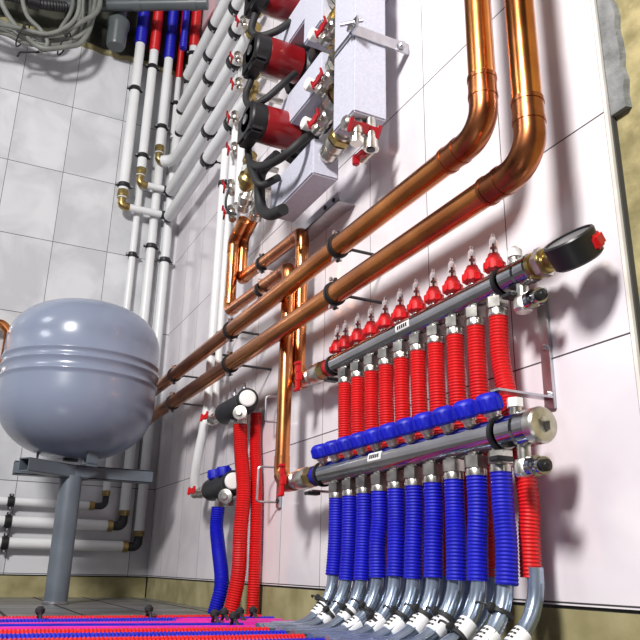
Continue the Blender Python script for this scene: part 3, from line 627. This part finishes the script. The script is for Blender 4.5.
for y, z, r, x, lab in ((-.247, 1.98, .020, .062, 'black clip high on the leftmost blue sleeved riser'), (-.247, 1.53, .020, .062, 'black clip low on the leftmost blue sleeved riser'), (-.186, 2.11, .0185, .062, 'black clip high on the red sleeved riser'), (-.186, 1.68, .0185, .062, 'black clip low on the red sleeved riser'), (-.121, 1.835, .0185, .062, 'black clip on the middle blue sleeved riser'),
                        (-.030, 2.13, .0175, .11, 'black clip on the short riser in the corner'), (-.030, 2.20, .0175, .11, 'black clip just under the red sleeve in the corner'), (-.177, 1.26, .0135, .026, 'black clip on the leftmost thin riser above the tank'), (-.108, 1.31, .018, .028, 'black clip on the middle riser above the tank'), (-.049, 1.262, .018, .030, 'black clip on the riser nearest the corner above the tank'), (-.064, 1.99, .012, .03, 'black clip on the thin riser behind, high in the corner')):
    pipe_clip((x, y, z), (0, 0, 1), r, (-x, 0, 0), lab, 'clips on the left wall risers', w=.016)
for z, r, x, lab in ((.300, .0135, .026, 'upper'), (.236, .018, .028, 'middle'), (.168, .018, .030, 'lower')):
    pipe_clip((x, -.485, z), (0, 1, 0), r, (-x, 0, 0), f'clip on the {lab} level white pipe left of the tank post', 'clips on the level pipes', w=.018)

# copper pipe stub far left
bb = BM(); sweep(bb, fillet([(.06, -1.1, .895), (.06, -.60, .895), (.06, -.575, .87), (.06, -.575, .60)], .02), .016, 18); tag(link('copper_stub_pipe', bb, 'copper_branch'), 'short copper pipe peeking out at far left behind the tank', 'copper pipe')

# ------------------------------------------------------------------ expansion tank and stand
TC = Vector((.46, -.370, 0))
t = thing('expansion_tank', 'round grey blue expansion tank on a post stand', 'tank', (TC.x, TC.y, .36))
prof = []
zb, zt, R = .398, .872, .227
n = 14
for k in range(n+1):
    a = -PI/2+k/n*PI/2; prof.append((zb+.165*(1+math.sin(a)), R*math.cos(a)**.85 if math.cos(a) > 0 else 0))
prof += [(.580, R), (.605, R)]
for zc in (.620, .655, .680):
    prof += [(zc-.006, R), (zc-.002, R+.0045), (zc+.002, R+.0045), (zc+.006, R)]
for k in range(n+1):
    a = k/n*PI/2; prof.append((zt-.135*(1-math.sin(a)), R*max(0, math.cos(a))**.72))
prof = sorted(prof, key=lambda p: p[0])
bb = BM(); lathe(bb, TC, (0, 0, 1), prof, 72); link('vessel', bb, 'tank', t, flat_angle=60)
bb = BM(); lathe(bb, (TC.x, TC.y, .399), (0, 0, -1), [(0, .022), (.006, .022)], 18); link('connection', bb, 'dark_iron', t)
st = thing('tank_stand', 'dark grey steel post with cross arms under the tank', 'stand', (.46, -.362, 0))
bb = BM(); cyl(bb, (.46, -.362, .004), (.46, -.362, .350), .032, 28); link('post', bb, 'stand', st)
bb = BM(); cyl(bb, (.46, -.362, 0), (.46, -.362, .007), .036, 28, bev=.001); link('foot_ring', bb, 'steel', st)
for k, (ang, L0, L1) in enumerate(((-.95, -.06, .175), (PI/2, -.16, .235))):
    d = Vector((math.cos(ang), math.sin(ang), 0)); s = Vector((-d.y, d.x, 0)); c = Vector((.46, -.362, .362))
    bb = BM()
    t0 = .003
    for off, ss in ((Vector((0, 0, .017)), (0, 0)), (Vector((0, 0, -.017)), (0, 0))):
        obox(bb, c+d*(L0+L1)/2+off, d, s, (0, 0, 1), (L1-L0, .040, t0))
    for sg in (-1, 1): obox(bb, c+d*(L0+L1)/2+s*sg*.0185, d, s, (0, 0, 1), (L1-L0, t0, .036))
    link('cross_arm', bb, 'stand', st)
for k in range(3):
    a = k*2*PI/3+.4; d = Vector((math.cos(a), math.sin(a), 0)); c = Vector((.46, -.362, .400))+d*.10
    bb = BM(); obox(bb, c, d, (-d.y, d.x, 0), (0, 0, 1), (.006, .035, .06), .001); obox(bb, c+Vector((0, 0, -.022))+d*-.012, d, (-d.y, d.x, 0), (0, 0, 1), (.03, .035, .006), .001); link('support_foot', bb, 'stand', st)

# ------------------------------------------------------------------ insulated header boxes, separator, pumps
def foam_box(lo, hi, label, name='insulated_header'):
    t = thing(name, label, 'insulated box', ((lo[0]+hi[0])/2, (lo[1]+hi[1])/2, lo[2]))
    bb = BM(); box(bb, lo, hi, .003); link('casing', bb, 'insulation', t)
    return t
sep = foam_box((1.648, -.122, .905), (1.732, -.050, 2.45), 'tall white insulated box standing upright, largest of the group', 'hydraulic_separator')
foam_box((1.335, -.122, .862), (1.560, -.062, .945), 'lowest slanting insulated box, under the lower pump')
foam_box((1.375, -.122, 1.055), (1.588, -.062, 1.140), 'middle slanting insulated box between the two red pumps')
foam_box((1.300, -.122, 1.290), (1.500, -.040, 1.370), 'upper slanting insulated box behind the upper pump')
foam_box((1.500, -.125, 1.215), (1.590, -.045, 1.330), 'small insulated box beside the tall one')
t = thing('separator_strap', 'perforated steel strap round the tall insulated box fixed to the wall', 'strap', (1.69, -.12, 1.075))
bb = BM(); box(bb, (1.733, -.132, 1.070), (1.737, -.002, 1.094)); box(bb, (1.730, -.132, 1.070), (1.760, -.128, 1.094)); link('arm', bb, 'steel', t)
bb = BM(); box(bb, (1.640, -.1265, 1.076), (1.736, -.1235, 1.084)); box(bb, (1.640, -.1265, 1.076), (1.6435, -.002, 1.084)); link('band', bb, 'steel', t)
bb = BM(); cyl(bb, (1.728, -.150, 1.088), (1.760, -.118, 1.088), .004, 10); nut(bb, (1.738, -.130, 1.078), (1.738, -.138, 1.078), .007); link('bolt', bb, 'steel', t)
bb = BM(); cyl(bb, (1.737, -.02, 1.082), (1.747, -.02, 1.082), .006, 10); nut(bb, (1.738, -.02, 1.082), (1.743, -.02, 1.082), .009); link('bolt', bb, 'steel', t)

def pump(x, z, label, rmat='pump_red', lean=0.0):
    t = thing('circulation_pump', label, 'pump', (x, -.09, z))
    d = Vector((lean, -1, .0)).normalized(); c = Vector((x, -.085, z))
    bb = BM(); lathe(bb, c, d, [(0, .036), (.004, .043), (.05, .044), (.085, .043), (.088, .041)], 32); link('motor', bb, rmat, t)
    bb = BM(); lathe(bb, c+d*.086, d, [(0, .040), (.003, .0435), (.034, .0435), (.038, .040), (.040, .030)], 32)
    obox(bb, c+d*.108+Vector((-.012, 0, -.008)), (1, 0, 0), (0, 1, 0), (0, 0, 1), (.088, .036, .070), .006)
    link('terminal_box', bb, 'black', t)
    bb = BM(); lathe(bb, c-d*.045, d, [(0, .030), (.01, .042), (.034, .042), (.044, .034)], 28)
    cyl(bb, c-d*.025+Vector((-.085, 0, 0)), c-d*.025+Vector((.085, 0, 0)), .019, 20)
    for s in (-1, 1): cyl(bb, c-d*.025+Vector((s*.062, 0, 0)), c-d*.025+Vector((s*.085, 0, 0)), .029, 8)
    link('volute', bb, 'dark_iron', t, flat_angle=25)
    bb = BM(); lathe(bb, c+d*.125, d, [(0, .012), (.004, .012), (.005, .008)], 16); link('centre_screw', bb, 'steel', t)
    return t
pump(1.390, 1.248, 'upper red circulation pump with black terminal box')
pump(1.388, 1.062, 'lower red circulation pump with black terminal box')
pump(1.375, 1.435, 'topmost pump, mostly cut off by the top of the frame')
def hose(name, lab, pts, r, m, cat='cable', grp=None):
    bb = BM(); sweep(bb, smooth_path(pts, 8), r, 12); return tag(link(name, bb, m), lab, cat, grp)
hose('pump_cable', 'black cable looping below the upper pump', [(1.345, -.188, 1.205), (1.34, -.198, 1.16), (1.365, -.195, 1.118), (1.405, -.175, 1.115), (1.43, -.14, 1.155), (1.425, -.11, 1.195)], .008, 'rubber', grp='black pump cables')
hose('pump_cable', 'black cable dropping from the lower pump terminal box', [(1.31, -.175, 1.06), (1.335, -.18, 1.00), (1.375, -.18, .935), (1.40, -.17, .90), (1.40, -.13, .93)], .0085, 'rubber', grp='black pump cables')
hose('pump_cable', 'thick black cable running right from below the lower pump', [(1.34, -.178, .985), (1.40, -.180, .945), (1.47, -.178, .915), (1.53, -.168, .908), (1.55, -.14, .94), (1.50, -.10, .99)], .009, 'rubber', grp='black pump cables')
hose('pump_cable', 'black cable bundled below the topmost pump', [(1.35, -.19, 1.39), (1.345, -.195, 1.345), (1.365, -.18, 1.318), (1.395, -.15, 1.322), (1.41, -.12, 1.35)], .009, 'rubber', grp='black pump cables')
bb = BM(); sweep(bb, smooth_path([(1.40, -.135, .985), (1.33, -.145, .975), (1.325, -.145, .925), (1.335, -.142, .880), (1.38, -.138, .845), (1.44, -.132, .832)], 8), .013, 16); tag(link('insulated_hose', bb, 'rubber'), 'thick black insulated hose under the lower pump cables', 'hose')
t = thing('wall_rail', 'grey steel mounting rail under the lowest insulated box', 'rail', (1.33, -.03, .83))
bb = BM(); box(bb, (1.10, -.042, .838), (1.52, -.038, .86)); box(bb, (1.10, -.042, .838), (1.52, -.002, .841)); link('channel', bb, 'steel', t)
for x in (1.46, 1.50):
    bb = BM(); cyl(bb, (x, -.0415, .849), (x, -.045, .849), .005, 10); link('rivet', bb, 'dark_iron', t)
# pipe segments joining pumps, boxes and separator
def fitting_run(a, b, r, label, m='nickel', name='pipe_coupling'):
    a = Vector(a); b = Vector(b); L = (b-a).length
    t = thing(name, label, 'pipe coupling', (a+b)/2, 'pipe couplings between pumps and insulated boxes')
    bb = BM(); lathe(bb, a, b-a, [(0, r*.7), (L*.12, r*.7), (L*.13, r), (L*.33, r), (L*.34, r*.8), (L*.42, r*.8), (L*.43, r*1.12), (L*.62, r*1.12), (L*.63, r*.8), (L*.7, r*.8), (L*.71, r*.95), (L*.88, r*.95), (L*.89, r*.7), (L, r*.7)], 8 if False else 18); link('body', bb, m, t, flat_angle=25)
    bb = BM(); nut(bb, a+(b-a)*.66, a+(b-a)*.8, r*1.2); link('nut', bb, 'brass', t)
    return t
fitting_run((1.560, -.092, .905), (1.645, -.092, .925), .021, 'nickel coupling between the lowest slanting box and the tall box')
fitting_run((1.475, -.062, 1.060), (1.648, -.08, 1.045), .026, 'nickel coupling between the lower pump and the tall box')
fitting_run((1.585, -.09, 1.10), (1.650, -.09, 1.10), .026, 'nickel coupling between the middle slanting box and the tall box')
fitting_run((1.477, -.062, 1.248), (1.648, -.09, 1.215), .026, 'nickel coupling between the upper pump and the tall box', 'brass')
fitting_run((1.588, -.09, 1.275), (1.650, -.09, 1.275), .028, 'nickel coupling between the small box and the tall box')
for (x, y, z, lab) in ((1.588, -.135, .965, 'red butterfly valve above the right end of the lowest slanting box'), (1.612, -.135, 1.170, 'red butterfly valve beside the small insulated box'), (1.600, -.135, 1.052, 'red butterfly valve half hidden under the white cap by the tall box')):
    vt = valve((x-.030, y+.02, z-.004), (x+.030, y+.02, z+.004), .013, (.45, -1, -.2), lab)
    bb = BM(); lathe(bb, (x-.034, y+.012, z+.010), (0, -1, .1), [(0, .010), (.006, .014), (.020, .014), (.023, .010)], 18); link('white_cap', bb, 'white', vt)
# under the separator
valve((1.706, -.130, .893), (1.706, -.066, .893), .014, (.8, 0, -.6), 'red butterfly valve under the tall insulated box', hs=1.3)
t = thing('drain_nipple', 'pair of short nickel drain nipples under the tall insulated box', 'pipe nipple', (1.715, -.085, .84))
bb = BM(); lathe(bb, (1.722, -.110, .880), (0, 0, -1), [(0, .010), (.006, .012), (.016, .012), (.017, .009), (.024, .009), (.025, .0125), (.036, .0125)], 16); link('nipple', bb, 'nickel', t, flat_angle=25)
bb = BM(); lathe(bb, (1.722, -.080, .880), (.0, .0, -1), [(0, .010), (.02, .010), (.021, .013), (.040, .013)], 16); cyl(bb, (1.722, -.08, .905), (1.722, -.08, .87), .0095, 14); link('nipple', bb, 'nickel', t, flat_angle=25)
bb = BM(); lathe(bb, (1.722, -.080, .842), (0, 0, -1), [(0, .009), (.004, .008)], 12); link('opening', bb, 'black', t)
t = thing('ball_valve', 'small red handled valve at the wall just left of the drain nipples', 'valve', (1.675, -.06, .855), 'small ball valves with red butterfly handles')
bb = BM(); cyl(bb, (1.655, -.06, .862), (1.700, -.06, .862), .011, 14); link('body', bb, 'nickel', t)
bb = BM(); obox(bb, (1.672, -.075, .856), (1, 0, 0), (0, 1, 0), (0, 0, 1), (.030, .012, .012), .002); obox(bb, (1.662, -.078, .850), (1, 0, 0), (0, 1, 0), (0, 0, 1), (.012, .012, .022), .002); link('handle', bb, 'red_handle', t)

# column of small red handled valves left of the pumps
vpos = [(.983, -.10, 1.682, 'uppermost red handled valve in the column left of the pumps'), (.948, -.10, 1.575, 'second red handled valve down the column left of the pumps'), (.975, -.10, 1.462, 'third red handled valve down the column left of the pumps'),
        (.958, -.10, 1.357, 'fourth red handled valve down the column, beside the lower pump head'), (.977, -.10, 1.240, 'fifth red handled valve down the column, below the lower pump head'), (.963, -.10, 1.126, 'sixth red handled valve down the column, on the thin white pipes'), (.979, -.10, 1.037, 'lowest red handled valve of the column, above the copper branches')]
for x, y, z, lab in vpos: valve((x-.012, y+.005, z+.026), (x+.012, y+.005, z-.026), .0105, (-.25, -1, 0), lab, hs=1.15)
# vertical body of the mixing group: white pipes + brass bodies
for (x, y, z0, z1, r, m, lab) in ((.935, -.085, 1.13, 1.36, .0115, 'white_pipe', 'short white pipe beside the fourth red valve left of the lower pump'), (1.00, -.085, 1.06, 1.30, .0115, 'white_pipe', 'short white pipe below the lower pump head beside the brass valve')):
    bb = BM(); cyl(bb, (x, y, z0), (x, y, z1), r, 14); tag(link('thin_white_pipe', bb, m), lab, 'pipe')
for (x, y, z, s, lab) in ((1.13, -.11, 1.33, .020, 'brass ball knob above the lower pump head'), (1.15, -.11, 1.045, .026, 'brass mixing valve under the lower pump head'), (1.12, -.10, 1.62, .022, 'brass fitting at the top of the red valve column'), (1.09, -.085, 1.43, .020, 'brass fitting beside the upper pump head'), (1.12, -.10, 1.12, .018, 'nickel fitting beside the thin white pipes')):
    t = thing('brass_fitting', lab, 'fitting', (x, y, z), 'brass fittings left of the pumps')
    bb = BM(); lathe(bb, (x-s*1.3, y, z), (1, 0, .4), [(0, s*.55), (s*.3, s*.75), (s*.7, s*.8), (s*.9, s*1.05), (s*1.6, s*1.05), (s*1.9, s*.75), (s*2.6, s*.7)], 18); link('body', bb, 'brass', t, flat_angle=30)
    bb = BM(); lathe(bb, (x, y, z), (0, 0, 1), [(0, s*.7), (s*1.0, s*.7), (s*1.05, s*.9), (s*1.7, s*.9), (s*1.8, s*.5)], 6); link('bonnet', bb, 'nickel', t, flat_angle=20)
    bb = BM(); cyl(bb, (x, y, z), (x, -.02, z), s*.45, 12); link('tail_pipe', bb, 'nickel', t)
hose('capillary_tube', 'thin dark capillary bending beside the brass fittings', [(.975, -.105, 1.12), (.965, -.11, 1.08), (.985, -.11, 1.04), (1.03, -.10, 1.01)], .0035, 'dark_iron')
for (x, z, y, lab) in ((1.03, 1.045, -.078, 'nickel connector on top of the outer copper branch'), (1.045, 1.02, -.045, 'nickel connector on top of the inner copper branch')):
    t = thing('pipe_connector', lab, 'connector', (x, y, z), 'nickel connectors on the copper branches')
    d = Vector((.8, 0, .6)); bb = BM(); lathe(bb, (x-.02, y, z-.01), d, [(0, .015), (.004, .0185), (.018, .0185), (.019, .015), (.028, .015), (.029, .021), (.045, .021), (.05, .016)], 18); link('body', bb, 'nickel', t, flat_angle=25)
    bb = BM(); cyl(bb, (x+.012, y, z+.015), (x+.03, y+.01, z+.075), .014, 16); link('neck', bb, 'nickel', t)

# ------------------------------------------------------------------ top left: drain pipe, cup, cable coil
t = thing('drain_pipe', 'grey drain pipe running level high in the corner', 'drain pipe', (.18, -.3, 2.3))
bb = BM(); cyl(bb, (.030, -.575, 2.30), (.325, -.042, 2.30), .026, 24); link('pipe', bb, 'drain', t)
d = (Vector((.325, -.042, 2.3))-Vector((.03, -.575, 2.3))).normalized()
for k in (.50, .88):
    bb = BM(); cyl(bb, Vector((.03, -.575, 2.3))+d*.609*k, Vector((.03, -.575, 2.3))+d*(.609*k+.03), .029, 24); link('collar', bb, 'drain', t)
t = thing('drain_socket', 'grey plastic pipe socket hanging at the top of the left wall', 'pipe socket', (.09, -.352, 2.12))
bb = BM(); lathe(bb, (.09, -.350, 2.135), (0, 0, 1), [(0, .034), (.01, .039), (.09, .041), (.10, .046), (.125, .046), (.126, .030), (.30, .030)], 28); link('socket', bb, 'drain', t)
bb = BM()   # crumbly plaster lip along the top of the tiles
P = [Vector((.002, -4.1, 2.165))]
y = -1.4
while y < -.005:
    P.append(Vector((.0, y, 2.160+random.uniform(-.004, .010)))); y += .035
sweep(bb, P, [random.uniform(.009, .016) for _ in P], 8); struct('trim_5', bb, 'base')
cps = [(.12, [(-.95, 2.16), (-.87, 2.041), (-.744, 2.026), (-.617, 2.028), (-.508, 2.064), (-.468, 2.152), (-.486, 2.372), (-.50, 2.59)]),
 (.14, [(-.93, 2.25), (-.881, 2.104), (-.768, 2.057), (-.672, 2.011), (-.58, 2.013), (-.496, 2.097), (-.498, 2.249), (-.52, 2.365), (-.53, 2.59)]),
 (.165, [(-.76, 2.59), (-.737, 2.254), (-.703, 2.115), (-.642, 2.045), (-.61, 1.997), (-.631, 1.961)]),
 (.185, [(-.44, 2.59), (-.448, 2.364), (-.446, 2.214), (-.498, 2.125), (-.579, 2.05), (-.659, 2.019), (-.782, 2.012), (-.871, 2.031), (-.95, 2.09)]),
 (.10, [(-.55, 2.59), (-.546, 2.371), (-.54, 2.232), (-.567, 2.138), (-.584, 2.088), (-.65, 2.06), (-.74, 2.07)]),
 (.15, [(-.95, 2.03), (-.862, 1.983), (-.759, 1.991), (-.669, 1.989), (-.566, 2.051), (-.495, 2.088), (-.455, 2.217), (-.45, 2.59)]),
 (.17, [(-.86, 2.59), (-.805, 2.177), (-.769, 2.078), (-.692, 2.012), (-.625, 1.968), (-.544, 1.998), (-.487, 2.058), (-.46, 2.2), (-.47, 2.59)]),
 (.20, [(-.93, 2.02), (-.846, 1.985), (-.712, 2.012), (-.606, 2.026), (-.525, 2.124), (-.529, 2.318), (-.54, 2.59)]),
 (.13, [(-1.0, 2.10), (-.90, 2.06), (-.80, 2.045), (-.70, 2.04), (-.60, 2.05), (-.52, 2.12), (-.50, 2.30), (-.50, 2.59)])]
clab = ['grey cable hanging lowest in the middle of the coil', 'grey cable looping wide in the coil by the left wall', 'grey cable end dropping steeply at the left of the coil', 'grey cable sweeping over the front of the coil to the right', 'grey cable curling behind the coil', 'grey cable of the coil reaching farthest down at left', 'grey cable falling from the ceiling at far left into the coil', 'foremost grey cable of the coil', 'grey cable lying along the middle of the coil']
for k, (X, pts) in enumerate(cps):
    hose('grey_cable', clab[k], [(X+.012*math.sin(i*1.7+k), y, z) for i, (y, z) in enumerate(pts)], .0085 if k % 3 else .010, 'cable', 'cable', 'grey cables coiled at the top left')
hose('black_wire', 'thin black wire end sticking out below the cable coil', [(.12, -.705, 1.937), (.12, -.700, 1.955), (.12, -.690, 1.962), (.13, -.644, 1.972), (.14, -.60, 1.99)], .004, 'rubber')
zt_ = 0
for (y, z, lab) in ((-.55, 2.03, 'black tie round the right side of the cable coil'), (-.70, 2.015, 'black tie round the left side of the cable coil')):
    t = thing('cable_tie', lab, 'cable tie', (.15, y, z), 'black ties round the cable coil')
    bb = BM(); P = [Vector((.15+.055*math.cos(a), y+.018*math.sin(a), z+.040*math.sin(a))) for a in [2*PI*k/20 for k in range(21)]]; sweep(bb, P, .0028, 8, cap=False); link('strap', bb, 'rubber', t)
    bb = BM(); obox(bb, (.205, y, z), (1, 0, 0), (0, 1, 0), (0, 0, 1), (.010, .012, .012), .002); link('head', bb, 'rubber', t)
t = thing('junction_hose', 'dark ribbed conduit above the cable coil at the top edge', 'conduit', (.10, -.62, 2.3))
bb = BM(); corrugated(bb, smooth_path([(.10, -1.0, 2.20), (.10, -.80, 2.21), (.10, -.66, 2.22), (.08, -.56, 2.26)], 8), .022, .012, .003, 14); link('hose', bb, 'dark_iron', t)
bb = BM(); cyl(bb, (.10, -.70, 2.217), (.10, -.66, 2.219), .028, 18); link('nut', bb, 'black', t)
